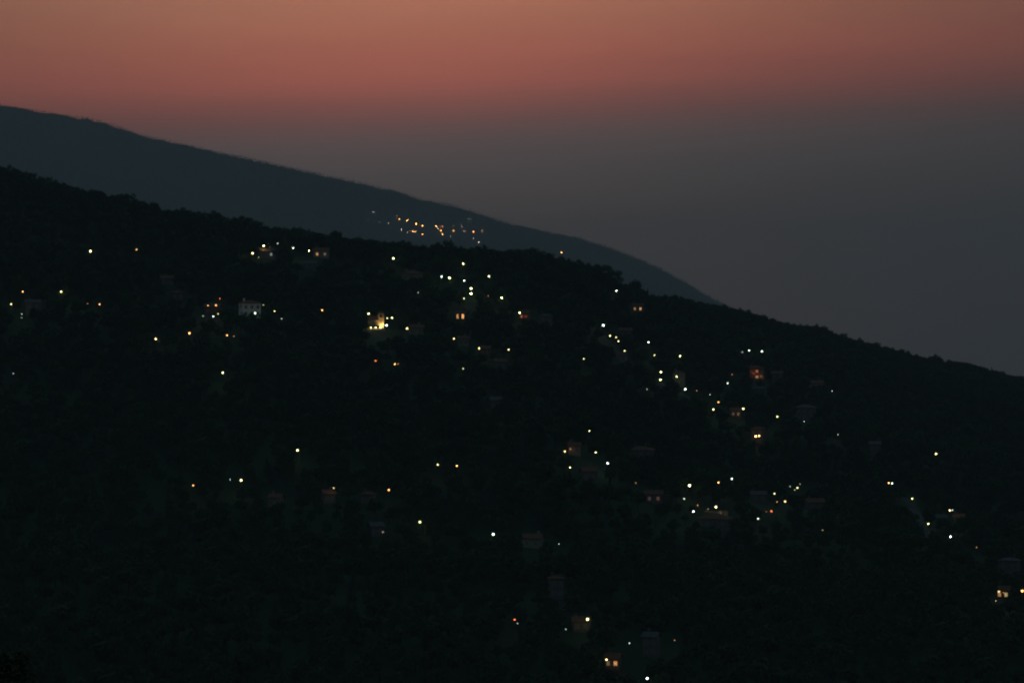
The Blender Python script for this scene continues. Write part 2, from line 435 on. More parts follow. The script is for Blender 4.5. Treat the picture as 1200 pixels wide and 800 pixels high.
FARL = [
 (438, 248.5, 'P', 1, 'highest at the left end of the far village'),
 (431.3, 257.5, 'P', 1, 'leftmost of the far village'),
 (437.8, 258, 'P', 1, 'second from the left in the far village'),
 (444.7, 260.5, 'P', 1, 'third from the left in the far village'),
 (456, 261, 'P', 1, 'fourth from the left in the far village'),
 (465, 254.5, 'O', 1, 'at the upper left tip of the bright far row'),
 (467.8, 257, 'A', 3, 'first of the bright slanting row in the far village'),
 (477, 258.5, 'A', 3, 'second of the bright slanting row in the far village'),
 (487.5, 262.3, 'A', 3, 'third of the bright slanting row in the far village'),
 (495.3, 264.5, 'A', 3, 'fourth and last of the bright slanting far row'),
 (491.8, 264.7, 'R', 1, 'between third and fourth of the bright far row'),
 (470.3, 269.3, 'P', 1, 'below the first lamp of the bright far row'),
 (477.7, 273, 'P', 1, 'left end of the lower far row'),
 (481, 270.8, 'O', 1, 'first of three close together in the lower far row'),
 (483.9, 271, 'O', 2, 'second of three close together in the lower far row'),
 (487, 271.3, 'O', 2, 'third of three close together in the lower far row'),
 (495.3, 274.5, 'A', 3, 'right end of the lower far row'),
 (511.3, 265, 'O', 2, 'left of the upper trio in the middle of the far village'),
 (515, 265.3, 'O', 1, 'middle of the upper trio in the far village'),
 (518.5, 265, 'R', 1, 'right of the upper trio in the far village'),
 (512.5, 267.5, 'P', 1, 'under the upper trio in the far village'),
 (516.7, 270.5, 'A', 3, 'middle of the far village below the upper trio'),
 (518.3, 274.7, 'O', 2, 'below the bright middle lamp of the far village'),
 (530.8, 265.3, 'O', 1, 'above the bright lamp right of the far trio'),
 (531.3, 270.7, 'A', 3, 'right of the far trio, biggest there'),
 (528, 276.3, 'P', 1, 'below the bright lamp right of the far trio'),
 (541, 265, 'P', 1, 'upper of two specks at right of the far village'),
 (544.3, 270.8, 'P', 1, 'lower of two specks at right of the far village'),
 (550, 256.7, 'P', 1, 'highest at the right of the far village'),
 (555, 271.7, 'R', 2, 'last but one on the right of the far village'),
 (565, 270.7, 'O', 2, 'rightmost of the far village'),
 (555.8, 279.7, 'P', 1, 'lowest at the right of the far village'),
 (561, 283.5, 'P', 1, 'nearest the tree tops below the far village'),
]
CNAME = {'W': 'white', 'G': 'greenish-yellow', 'Y': 'yellow', 'O': 'orange', 'R': 'red', 'P': 'pinkish', 'A': 'amber'}
LNAME = {3: 'bright', 2: 'small', 1: 'faint'}

def globe_mesh(r, m, key, cache={}):
    if key in cache: return cache[key]
    bm = bmesh.new(); bmesh.ops.create_icosphere(bm, subdivisions=2, radius=r)
    for v in bm.verts: v.co.z *= 0.92
    cache[key] = bm_mesh('lamp_globe', bm, m, True)
    return cache[key]
def lamp_meshes(h, arm, cache={}):
    k = (h, arm)
    if k in cache: return cache[k]
    bm = bmesh.new(); add_tube(bm, [(0, 0, -.8), (0, 0, .5), (0, 0, .55), (0, 0, h + .35)], [.11, .11, .075, .05]); pole = bm_mesh('pole', bm, M_metal, True)
    bm = bmesh.new(); add_tube(bm, [(0, 0, h + .1), (0, -arm * .35, h + .5), (0, -arm * .8, h + .55), (0, -arm, h + .36)], [.04, .035, .035, .04]); armm = bm_mesh('arm', bm, M_metal, True)
    bm = bmesh.new(); add_tube(bm, [(0, -arm, h + .42), (0, -arm, h + .36), (0, -arm, h + .30)], [.06, .20, .34], 10); hood = bm_mesh('hood', bm, M_metal)
    cache[k] = (pole, armm, hood)
    return cache[k]
def lantern_meshes(h, cache={}):
    if h in cache: return cache[h]
    bm = bmesh.new(); add_tube(bm, [(0, 0, -.6), (0, 0, .3), (0, 0, h - .22)], [.08, .06, .045]); pole = bm_mesh('pole', bm, M_metal, True)
    bm = bmesh.new(); add_tube(bm, [(0, 0, h - .26), (0, 0, h - .16)], [.05, .16], 8); cup = bm_mesh('cup', bm, M_metal)
    bm = bmesh.new(); add_tube(bm, [(0, 0, h + .20), (0, 0, h + .34)], [.24, .03], 8); hood = bm_mesh('hood', bm, M_metal)
    cache[h] = (pole, cup, hood)
    return cache[h]
far_pts = []
lamp_pts = []        # (x, y, z) of every glowing globe, kept free of trees
def add_lamp(px, py, c, lv, where, far=False):
    street = lv >= 2 and not (far and lv < 3)
    h = (5.6 if street else 2.6)
    u, d, z = (solve_far if far else solve_near)(px, py, h)
    x, y = u * d, d
    if not far: h = max(h, round(min(10.0, CZ + V(py) * d - z), 1))
    r = ({3: .34, 2: .27, 1: .16}[lv]) * (random.choice((.78, 1.0, 1.0, 1.22)) if not far else 2.8)
    s_px = 2 * r / (d / (F * 1024 / 1200)); coc = 1.95
    P = ({3: 2.3, 2: 1.15, 1: .20} if not far else {3: 1.7, 2: .85, 1: .30})[lv]
    P *= math.exp(random.gauss(0, .42))
    L = P * (s_px ** 2 + coc ** 2) / s_px ** 2 / math.exp(-HAZE_DENSITY * d)
    L = float('%.1g' % L) if L >= 10 else round(L * 2) / 2 if L > 1 else .8
    mt = light_mat(c, L)
    rz = random.uniform(-1.2, 1.2)
    name = 'street_lamp' if street else 'garden_lamp'
    kind = name.replace('_', ' ')
    arm = 1.1 if street else 0.0
    # stand the post so that the globe itself is on the sight line
    ox, oy = -arm * math.sin(rz) * -1, -arm * math.cos(rz)
    root = empty(name, (x - ox, y - oy, z), rz)
    tag(root, '%s %s %s %s' % (LNAME[lv], CNAME[c], kind, where), kind, 'lamps of the far village' if far else 'lamps on the near hillside')
    if street:
        pole, armm, hood = lamp_meshes(h, arm)
        new_obj('pole', pole, root); new_obj('arm', armm, root); new_obj('hood', hood, root)
        new_obj('lamp_globe', globe_mesh(r, mt, (r, mt.name)), root, (0, -arm, h))
    else:
        pole, cup, hood = lantern_meshes(h)
        new_obj('pole', pole, root); new_obj('cup', cup, root); new_obj('hood', hood, root)
        new_obj('lamp_globe', globe_mesh(r, mt, (r, mt.name)), root, (0, 0, h + .02))
    if lv >= 2 and not far:
        key = 'glow_%s_%d' % (c, lv)
        ld = bpy.data.lights.get(key)
        if ld is None:
            ld = bpy.data.lights.new(key, 'POINT'); ld.energy = 55 if lv == 3 else 22; ld.color = COLORS[c]; ld.shadow_soft_size = .3
        lo = bpy.data.objects.new('lamp_glow', ld); COL.objects.link(lo); lo.parent = root; lo.location = (0, -arm - .1, h - r - .35)
    (far_pts if far else lamp_pts).append((x, y, z + h, r + .6))
for row in NEAR: add_lamp(*row)
for row in FARL: add_lamp(*row, far=True)

# ------------------------------------------------------------------ houses
# every house: centre of its base in the photo, width in photo pixels, storeys, wall, roof form, lit windows, label
HOUSES = [
 (38, 372, 17, 2, 'grey', 'gable', (), 'pale grey stone house between the yellow lamps at the left edge'),
 (196, 334, 14, 1, 'grey', 'gable', (), 'dim grey cottage high on the left slope, upper of two'),
 (207, 352, 14, 1, 'brown', 'hip', (), 'dim brown cottage on the left slope, lower of two'),
 (292, 372, 22, 2, 'white', 'hip', (), 'white two-storey house with pale wall behind the white lamp'),
 (249, 368, 18, 1, 'brown', 'gable', (), 'brown stone house behind the amber pair of lamps'),
 (312, 302, 17, 1, 'cream', 'gable', ((1, 'W', .22),), 'low cream house with one white window under the ridge'),
 (376, 302, 18, 1, 'cream', 'gable', ((0, 'O', .6), (1, 'P', .12)), 'low house with orange and pink windows under the ridge'),
 (487, 392, 17, 1, 'cream', 'gable', (), 'cream house lit by the yellow lamp right of the church'),
 (541, 376, 13, 1, 'brown', 'gable', ((0, 'O', .6), (1, 'O', 1.3)), 'house with two tall glowing orange windows below the central lamps'),
 (615, 375, 12, 1, 'brown', 'gable', ((0, 'R', .25),), 'reddish house with a dim red window right of the central lamps'),
 (640, 386, 15, 2, 'grey', 'hip', (), 'dark grey house right of the reddish house'),
 (747, 365, 13, 1, 'cream', 'gable', ((0, 'O', .35), (1, 'O', .75)), 'small house with two orange windows below the pointed tree'),
 (733, 395, 15, 1, 'brown', 'gable', (), 'brown cottage beside the upper lane right of centre'),
 (728, 424, 13, 1, 'cream', 'gable', (), 'cream cottage below the foot of the lane'),
 (796, 452, 14, 2, 'cream', 'hip', (), 'cream house under the lamp right of the vertical pair'),
 (886, 445, 18, 2, 'brown', 'hip', ((1, 'O', .25), (4, 'R', .25)), 'house with a glowing orange front on the right slope'),
 (911, 451, 12, 2, 'brown', 'gable', (), 'brown house right of the glowing orange front'),
 (889, 463, 17, 1, 'grey', 'hip', (), 'bluish grey house just below the glowing orange front'),
 (944, 493, 24, 2, 'grey', 'hip', (), 'wide grey house alone on the right slope'),
 (957, 456, 16, 1, 'cream', 'gable', (), 'low cream house highest on the right slope'),
 (862, 489, 12, 1, 'brown', 'gable', ((0, 'R', .05), (1, 'R', .10)), 'cottage with two tiny red windows on the right slope'),
 (889, 519, 15, 2, 'brown', 'hip', (), 'stone house behind the two lamps side by side'),
 (673, 533, 14, 1, 'cream', 'gable', (), 'cottage with lit roof among the five lamps'),
 (752, 545, 28, 2, 'grey', 'hip', (), 'broad pale grey house right of the five lamps'),
 (690, 563, 17, 1, 'grey', 'gable', (), 'dim grey house below the five lamps'),
 (766, 589, 20, 1, 'grey', 'gable', ((0, 'R', .04), (1, 'R', .07)), 'grey house with two red windows left of the terrace'),
 (838, 619, 36, 1, 'grey', 'hip', (), 'long low building under the yellow-lit terrace'),
 (889, 588, 18, 1, 'grey', 'gable', (), 'dim grey house between the terrace and the slanting row'),
 (323, 594, 13, 1, 'cream', 'gable', (), 'cream cottage below the bright lamp on lower left slope'),
 (384, 589, 14, 1, 'grey', 'gable', (), 'dim house on lower slope, left of two'),
 (431, 590, 15, 1, 'grey', 'hip', (), 'dim house on lower slope, right of two'),
 (681, 740, 20, 1, 'brown', 'gable', (), 'stone house beside the bright lamp near the bottom'),
 (764, 770, 12, 2, 'grey', 'gable', (), 'narrow grey house at the bottom, right of the lit house'),
 (719, 784, 17, 1, 'brown', 'gable', ((0, 'O', .12), (1, 'O', .4)), 'lit house with orange windows at the bottom'),
 (1177, 701, 15, 1, 'brown', 'gable', ((0, 'O', .35), (1, 'Y', .35)), 'lit house with amber windows in the lower right corner'),
 (1184, 677, 22, 2, 'grey', 'hip', (), 'grey house above the lit house in the lower right corner'),
 (1104, 615, 10, 1, 'grey', 'gable', (), 'small grey house inside the winding road'),
 (1125, 614, 10, 1, 'brown', 'gable', (), 'small brown house right of the winding road'),
 (955, 597, 20, 1, 'grey', 'gable', (), 'low grey house right of the slanting row of lamps'),
 (1026, 528, 13, 1, 'grey', 'gable', (), 'lonely grey cottage on the dark right slope'),
 (542, 405, 12, 1, 'cream', 'gable', (), 'cream cottage right of the yellow lamp below orange windows'),
 (569, 417, 10, 1, 'brown', 'gable', (), 'tiny brown cottage below the left of two yellow lamps'),
 (586, 433, 14, 1, 'grey', 'gable', (), 'dim grey cottage below the right of two yellow lamps'),
 (440, 629, 15, 1, 'grey', 'gable', (), 'dim grey house beside the faint pink lamp'),
 (580, 478, 13, 1, 'grey', 'gable', (), 'lonely dim cottage in the dark middle of the slope'),
 (625, 642, 22, 1, 'cream', 'gable', (), 'low cream house with pale long wall at lower centre'),
 (483, 329, 24, 1, 'cream', 'hip', (), 'long low house left of the central lamp group'),
 (364, 317, 15, 1, 'grey', 'gable', (), 'dim grey house below the low house with orange windows'),
 (652, 701, 9, 2, 'grey', 'hip', (), 'slim grey tower house alone above the bottom group'),
]
WALLM = {'white': M_white, 'cream': M_cream, 'grey': M_grey, 'brown': M_brown}
house_pts = []
WIN = {}
def win_meshes(w, h):
    k = (round(w, 2), round(h, 2))
    if k in WIN: return WIN[k]
    bm = bmesh.new(); t = .09
    add_box(bm, -w / 2 - t, w / 2 + t, -.07, .02, -t, 0); add_box(bm, -w / 2 - t, w / 2 + t, -.06, .02, h, h + t)
    add_box(bm, -w / 2 - t, -w / 2, -.06, .02, .001, h - .001); add_box(bm, w / 2, w / 2 + t, -.06, .02, .001, h - .001)
    add_box(bm, -.03, .03, -.045, .02, .001, h - .001)
    fr = bm_mesh('window', bm, M_frame)
    bm = bmesh.new(); add_box(bm, -w / 2, w / 2, -.03, .015, .0, h)
    pane = bm_mesh('shutter', bm, M_shut)
    WIN[k] = (fr, pane)
    return WIN[k]
LITP = {}
def lit_pane(w, h, c, s):
    k = (round(w, 2), round(h, 2), c, s)
    if k not in LITP:
        bm = bmesh.new(); add_box(bm, -w / 2, w / 2, -.03, .015, .0, h); LITP[k] = bm_mesh('pane', bm, light_mat(c, s))
    return LITP[k]
def gable_roof(w, dp, z, rise, ov=.45, th=.18):
    bm = bmesh.new()
    X = w / 2 + ov; Y = dp / 2 + ov; e = rise * ov / (dp / 2)
    prof = [(-Y, z - e), (0, z + rise), (Y, z - e), (Y, z - e + th), (0, z + rise + th), (-Y, z - e + th)]
    a = [bm.verts.new((-X, p[0], p[1])) for p in prof]; b = [bm.verts.new((X, p[0], p[1])) for p in prof]
    n = len(prof)
    for i in range(n): bm.faces.new((a[i], b[i], b[(i + 1) % n], a[(i + 1) % n]))
    bm.faces.new((a[0], a[5], a[4], a[1])); bm.faces.new((a[1], a[4], a[3], a[2]))
    bm.faces.new((b[0], b[1], b[4], b[5])); bm.faces.new((b[1], b[2], b[3], b[4]))
    bmesh.ops.recalc_face_normals(bm, faces=bm.faces)
    return bm
def hip_roof(w, dp, z, rise, ov=.5, th=.16):
    bm = bmesh.new()
    X = w / 2 + ov; Y = dp / 2 + ov; r = max(.1, w / 2 - dp / 2)
    base = [bm.verts.new((sx * X, sy * Y, z)) for sx, sy in ((-1, -1), (1, -1), (1, 1), (-1, 1))]
    eave = [bm.verts.new((sx * X, sy * Y, z + th)) for sx, sy in ((-1, -1), (1, -1), (1, 1), (-1, 1))]
    t0 = bm.verts.new((-r, 0, z + th + rise)); t1 = bm.verts.new((r, 0, z + th + rise))
    bm.faces.new(base[::-1])
    for i in range(4): bm.faces.new((base[i], base[(i + 1) % 4], eave[(i + 1) % 4], eave[i]))
    bm.faces.new((eave[0], eave[1], t1, t0)); bm.faces.new((eave[2], eave[3], t0, t1))
    bm.faces.new((eave[1], eave[2], t1)); bm.faces.new((eave[3], eave[0], t0))
    return bm
def house(px, py, wpx, st, wall, form, lit, label):
    u, d, z = solve_near(px, py, 0.3)
    mpp = d / F
    w = min(max(wpx * mpp, 4.0), 13.0); dp = min(max(w * .75, 4.2), 8.0)
    h = 2.75 * st + .35
    rz = random.uniform(-.32, .32) - u
    y = d + dp / 2
    x = u * d
    zz = float(near_z(x / y, y)) * .5 + z * .5
    root = empty('house', (x, y, zz), rz)
    tag(root, label, 'house', 'houses on the near hillside')
    rise = dp * (.26 if form == 'gable' else .2)
    bm = bmesh.new()
    add_box(bm, -w / 2, w / 2, -dp / 2, dp / 2, -4.0, h)
    if form == 'gable':
        for s in (-1, 1):
            a = bm.verts.new((s * w / 2, -dp / 2, h)); b = bm.verts.new((s * w / 2, dp / 2, h)); c = bm.verts.new((s * w / 2, 0, h + rise))
            bm.faces.new((a, b, c) if s > 0 else (a, c, b))
    new_obj('wall', bm_mesh('wall', bm, WALLM[wall]), root)
    rm = M_slate if wall in ('grey',) and random.random() < .6 else M_tile
    roof = new_obj('roof', bm_mesh('roof', (gable_roof if form == 'gable' else hip_roof)(w, dp, h, rise), rm), root)
    bm = bmesh.new(); cx = w * random.choice((-.28, .25)); cyy = dp * .18
    add_box(bm, cx - .35, cx + .35, cyy - .3, cyy + .3, h + .2, h + rise + .9); add_box(bm, cx - .43, cx + .43, cyy - .38, cyy + .38, h + rise + .9, h + rise + 1.02)
    new_obj('chimney', bm_mesh('chimney', bm, WALLM[wall]), roof)
    # windows of the front and of both gable ends; door in the front
    ncol = max(2, min(4, int(w / 2.4))); k = 0; litd = {a: (b, c) for a, b, c in lit}
    ww, wh = .95, 1.25
    if st == 1 and 'tall' in label: ww, wh = .9, 2.0
    if 'glowing orange front' in label and 'house with' in label: ncol = 3; ww, wh = 1.3, 1.3
    door_c = ncol // 2 if st == 1 and ncol > 2 else None
    for s in range(st):
        for c in range(ncol):
            wx = (c - (ncol - 1) / 2) * (w / ncol)
            if s == 0 and door_c == c: continue
            fr, pn = win_meshes(ww, wh)
            wd = new_obj('window', fr, root, (wx, -dp / 2 - .012, .95 + s * 2.75))
            if k in litd: new_obj('pane', lit_pane(ww, wh, *litd[k]), wd)
            else: new_obj('shutter', pn, wd)
            k += 1
    for s in (-1, 1):
        fr, pn = win_meshes(.9, 1.2)
        wd = new_obj('window', fr, root, (s * (w / 2 + .012), 0, h - 1.75)); wd.rotation_euler = (0, 0, s * math.pi / 2)
        new_obj('shutter', pn, wd)
    if door_c is not None:
        bm = bmesh.new(); wx = (door_c - (ncol - 1) / 2) * (w / ncol)
        add_box(bm, wx - .5, wx + .5, -dp / 2 - .06, -dp / 2 + .02, -.3, 2.1)
        dr = new_obj('door', bm_mesh('door', bm, M_wood), root)
        bm = bmesh.new(); add_box(bm, wx + .3, wx + .42, -dp / 2 - .13, -dp / 2 - .06, .85, .97); new_obj('handle', bm_mesh('handle', bm, M_metal), dr)
    house_pts.append((x, y, zz, w / 2 + 1.2, h * (1.0 if lit or 'lit by' in label or 'lit roof' in label else 1.9 if wall == 'white' else 2.7), dp / 2 + 1.5))
    root['half_depth'] = dp / 2
    return root
HROOT = {hrow[7]: house(*hrow) for hrow in HOUSES}

# church with its lit bell tower and the lamp-lined terrace
def church():
    u, d, z = solve_near(447, 384, .3)
    x, y = u * d, d + 3
    root = empty('church', (x, y, z), -.1)
    tag(root, 'small stone church with bell tower lit warm orange above the lamp-lined terrace', 'church')
    bm = bmesh.new(); add_box(bm, -5.6, -1.25, -2.2, 6, -4, 3.6)
    new_obj('nave', bm_mesh('nave', bm, M_cream), root)
    bm = gable_roof(4.35, 8.2, 3.6, 1.5); bmesh.ops.translate(bm, verts=bm.verts, vec=(-3.42, 1.9, 0)); new_obj('nave_roof', bm_mesh('nave_roof', bm, M_tile), root)
    bm = bmesh.new(); add_box(bm, -1.2, 1.2, -2.4, 0, -4, 4.6)
    for sx in (-1, 1):
        for sy in (-2.4 + .25, -.25): add_box(bm, sx * .95 - .25, sx * .95 + .25, sy - .25, sy + .25, 4.6, 6.0)
    add_box(bm, -1.2, 1.2, -2.4, 0, 6.0, 6.3)
    tw = new_obj('bell_tower', bm_mesh('bell_tower', bm, M_cream), root)
    bm = bmesh.new(); b = [bm.verts.new((sx * 1.4, -1.2 + sy * 1.4, 6.302)) for sx, sy in ((-1, -1), (1, -1), (1, 1), (-1, 1))]; t = bm.verts.new((0, -1.2, 7.6))
    bm.faces.new(b[::-1])
    for i in range(4): bm.faces.new((b[i], b[(i + 1) % 4], t))
    new_obj('cap_roof', bm_mesh('cap_roof', bm, M_tile), tw)
    bm = bmesh.new(); add_tube(bm, [(0, -1.2, 4.75), (0, -1.2, 4.95), (0, -1.2, 5.4), (0, -1.2, 5.6)], [.42, .34, .26, .05], 10); new_obj('bell', bm_mesh('bell', bm, M_metal), tw)
    fr, pn = win_meshes(.6, 1.3); wd = new_obj('window', fr, root, (0, -2.412, 2.2)); new_obj('shutter', pn, wd)
    fr, pn = win_meshes(.8, 1.3); wd = new_obj('window', fr, root, (-3.4, -2.212, 1.2)); new_obj('shutter', pn, wd)
    house_pts.append((x, y, z, 7, 6, 5))
    fl = empty('floodlight', (x + .55, y - 4.1, z + .2), 0)
    tag(fl, 'warm floodlight at the foot of the church bell tower', 'floodlight')
    bm = bmesh.new(); add_box(bm, -.22, .22, -.15, .1, 0, .3); new_obj('housing', bm_mesh('housing', bm, M_metal), fl)
    bm = bmesh.new(); add_box(bm, -.18, .18, .101, .13, .05, .28); new_obj('lens', bm_mesh('lens', bm, light_mat('O', 4)), fl)
    ld = bpy.data.lights.new('flood_beam', 'SPOT'); ld.energy = 2200; ld.color = (1, .55, .16); ld.spot_size = math.radians(95); ld.spot_blend = .6; ld.shadow_soft_size = .1
    lo = bpy.data.objects.new('flood_beam', ld); COL.objects.link(lo); lo.parent = fl; lo.location = (0, .18, .22); lo.rotation_euler = (math.radians(90 + 38), 0, math.radians(8))
    # terrace
    u2, d2, z2 = solve_near(441, 388, .2)
    tx, ty = u2 * d2, d2
    tr = empty('terrace', (tx, ty, z2), -.05)
    tag(tr, 'cream terrace wall with paved top below the church bell tower', 'terrace')
    bm = bmesh.new(); add_box(bm, -4.2, 4.0, 0, 2.6, -3, .2); new_obj('paving', bm_mesh('paving', bm, M_cream), tr)
    bm = bmesh.new(); add_box(bm, -4.3, 4.1, -.3, -.003, -3, .75); new_obj('parapet', bm_mesh('parapet', bm, M_cream), tr)
    bm = bmesh.new(); add_box(bm, -4.3, 3.6, 1.3, 1.6, .2, 1.5); new_obj('glow_backing_wall', bm_mesh('glow_backing_wall', bm, M_cream), tr)  # wall added close behind the lamps to catch their warm glow
    for i, (k, nm) in enumerate(((-2.3, 'left'), (-.3, 'middle'), (1.7, 'right'))):
        lp = empty('terrace_lamp', (tx + k, ty + .5, z2 + .2)); tag(lp, 'warm globe lamp on the church terrace, %s of three' % nm, 'lamp', 'lamps on the church terrace')
        pole, cup, hood = lantern_meshes(1.4); new_obj('pole', pole, lp); new_obj('cup', cup, lp)
        mt = light_mat('Y', 7); new_obj('lamp_globe', globe_mesh(.27, mt, (.27, mt.name)), lp, (0, 0, 1.42))
        ld = bpy.data.lights.new('terrace_glow', 'POINT'); ld.energy = 30; ld.color = COLORS['Y']; ld.shadow_soft_size = .25
        lo = bpy.data.objects.new('terrace_glow', ld); COL.objects.link(lo); lo.parent = lp; lo.location = (0, -.1, 1.0)
        lamp_pts.append((tx + k, ty + .5, z2 + 1.6, 1.2))
    house_pts.append((tx, ty, z2, 5, 2, 3))
church()

# small added post lamps, put in to brighten the walls behind them
def fill_lamp(owner, ox, oy, c, watts, label, h=2.2):
    p = Vector(owner.location) + Matrix.Rotation(owner.rotation_euler.z, 3, 'Z') @ Vector((ox, oy, 0))
    z = float(near_z(p.x / p.y, p.y))
    root = empty('fill_lamp', (p.x, p.y, z)); tag(root, label, 'lamp', 'added lamps lighting walls')
    pole, cup, hood = lantern_meshes(h); new_obj('pole', pole, root); new_obj('cup', cup, root); new_obj('hood', hood, root)
    mt = light_mat(c, 2.0); new_obj('lamp_globe', globe_mesh(.12, mt, (.12, mt.name)), root, (0, 0, h + .02))
    ld = bpy.data.lights.new('fill_glow', 'POINT'); ld.energy = watts; ld.color = COLORS[c]; ld.shadow_soft_size = .2
    lo = bpy.data.objects.new('fill_glow', ld); COL.objects.link(lo); lo.parent = root; lo.location = (0, .25, h + .1)
    lamp_pts.append((p.x, p.y, z + h, .8))
def hfind(t): return next(o for l, o in HROOT.items() if t in l)
g = hfind('glowing orange front on'); hd_ = -g['half_depth']
fill_lamp(g, -2.0, hd_ - 1.7, 'R', 36, 'added dim red lamp lighting the left half of the glowing orange front', 3.0)
fill_lamp(g, 1.6, hd_ - 1.5, 'O', 26, 'added dim orange lamp lighting the right half of the glowing orange front', 3.0)
g = hfind('orange windows at the bottom'); fill_lamp(g, 1.2, -g['half_depth'] - 1.2, 'O', 7, 'added dim orange lamp brightening the lit house at the bottom')
g = hfind('amber windows'); fill_lamp(g, .4, -g['half_depth'] - 1.2, 'O', 7, 'added dim orange lamp brightening the lit house in the lower right corner')
g = hfind('reddish house'); fill_lamp(g, .9, -g['half_depth'] - 1.2, 'R', 8, 'added dim red lamp lighting the reddish house')
g = hfind('with lit roof'); fill_lamp(g, -1.5, -g['half_depth'] - 1.2, 'O', 10, 'added dim orange lamp brightening the cottage with lit roof')

# the yellow-lit terrace wall above the long low building
def terrace_wall():
    u, d, z = solve_near(838, 601, .2)
    tr = empty('terrace_wall', (u * d, d, z), .04)
    tag(tr, 'long low plaster terrace wall lit yellow above the long building', 'wall')
    bm = bmesh.new(); add_box(bm, -4.6, 4.6, 0, .35, -2.5, .9); new_obj('wall', bm_mesh('wall', bm, M_cream), tr)
    bm = bmesh.new(); add_box(bm, -4.7, 4.7, -.06, .41, .902, 1.02); new_obj('coping', bm_mesh('coping', bm, M_grey), tr)
    house_pts.append((u * d, d, z, 5, 1, 2))
    fill_lamp(tr, -2.6, -1.1, 'Y', 16, 'added dim yellow lamp lighting the left part of the yellow-lit terrace wall', 1.3)  # this pair is added to turn the wall yellow
    fill_lamp(tr, 2.4, -1.1, 'Y', 16, 'added dim yellow lamp lighting the right part of the yellow-lit terrace wall', 1.3)
terrace_wall()

# lanes through the village, draped on the slope
def lane(name, pts, width, label=None):
    P = []
    for (px, py) in pts:
        u, d, z = solve_near(px, py, 0.05); P.append((u * d, d))
    Q = []
    for i in range(len(P) - 1):
        p0, p1, p2, p3 = P[max(i - 1, 0)], P[i], P[i + 1], P[min(i + 2, len(P) - 1)]
        for k in range(14):
            t = k / 14
            Q.append(tuple(.5 * (2 * p1[j] + (p2[j] - p0[j]) * t + (2 * p0[j] - 5 * p1[j] + 4 * p2[j] - p3[j]) * t * t + (3 * p1[j] - p0[j] - 3 * p2[j] + p3[j]) * t ** 3) for j in (0, 1)))
    Q.append(P[-1])
    vs, fs = [], []
    for i, (x, y) in enumerate(Q):
        a = Q[max(i - 1, 0)]; b = Q[min(i + 1, len(Q) - 1)]
        dx, dy = b[0] - a[0], b[1] - a[1]; L = math.hypot(dx, dy) or 1
        nx, ny = -dy / L * width / 2, dx / L * width / 2
        for s in (-1, 0, 1):
            X, Y = x + nx * s, y + ny * s
            vs.append((X, Y, float(near_z(X / Y, Y)) + .35))
        if i:
            j = 3 * i
            fs += [(j - 3, j - 2, j + 1, j), (j - 2, j - 1, j + 2, j + 1)]
    o = new_obj(name, mesh_from(name, vs, fs, M_road, True)); o['kind'] = 'structure'
    return Q
LANE_PTS = lane('road', [(1050, 582), (1072, 598), (1084, 625), (1106, 642), (1128, 652), (1150, 664)], 4.5)
LANE_PTS += lane('road', [(700, 392), (716, 402), (730, 418), (752, 432), (778, 452), (806, 466), (840, 484), (874, 490)], 4.0)

# ------------------------------------------------------------------ trees
def leaf_cloud(n, blobs, size, seed, droop=.0):
    """n leaf-cluster quads spread through a set of ellipsoid lobes"""
    r = np.random.default_rng(seed)
    wts = np.array([b[3] * b[4] * b[5] for b in blobs]) ** .7; wts /= wts.sum()
    which = r.choice(len(blobs), n, p=wts)
    B = np.array(blobs)[which]
    dirs = r.normal(size=(n, 3)); dirs /= np.linalg.norm(dirs, axis=1)[:, None]
    rad = r.uniform(.25, 1.0, n) ** .45 * r.uniform(.9, 1.08, n)
    C = B[:, :3] + dirs * rad[:, None] * B[:, 3:6]
    nrm = dirs * .7 + r.normal(size=(n, 3)) * .6; nrm[:, 2] += .25; nrm /= np.linalg.norm(nrm, axis=1)[:, None]
    t = np.cross(nrm, r.normal(size=(n, 3))); t /= np.linalg.norm(t, axis=1)[:, None]
    b = np.cross(nrm, t)
    s = size * r.uniform(.55, 1.25, n)[:, None]
    a = r.uniform(.5, .9, n)[:, None]
    V4 = np.stack([C - t * s, C - b * s * a + nrm * s * .15, C + t * s * .9, C + b * s * a - nrm * s * .1], 1).reshape(-1, 3)
    Fc = np.arange(n * 4).reshape(n, 4)
    return V4, Fc
def broadleaf(seed, n=850):
    """unit tree: 1 m tall, base at the origin"""
    r = random.Random(seed)
    blobs = [(0, 0, .62, .30, .30, .30)]
    for k in range(r.randint(7, 10)):
        a = r.uniform(0, 6.28); q = r.uniform(.16, .30); zz = r.uniform(.42, .84)
        s = r.uniform(.11, .20)
        blobs.append((math.cos(a) * q, math.sin(a) * q, zz, s, s, s * r.uniform(.75, 1.0)))
    blobs.append((r.uniform(-.08, .08), r.uniform(-.08, .08), .87, .14, .14, .12))
    V4, Fc = leaf_cloud(n, blobs, .046, seed)
    V4[:, 2] = np.clip(V4[:, 2], .16, 1.0)
    tb = bmesh.new()
    add_tube(tb, [(0, 0, -.08), (.01, 0, .1), (0, .01, .3), (.02, 0, .62)], [.045, .034, .026, .010], 7)
    for bl in blobs[1:6]: add_tube(tb, [(0, 0, .26), (bl[0] * .5, bl[1] * .5, .26 + (bl[2] - .26) * .6), (bl[0], bl[1], bl[2])], [.018, .012, .004], 5)
    return V4, Fc, tb
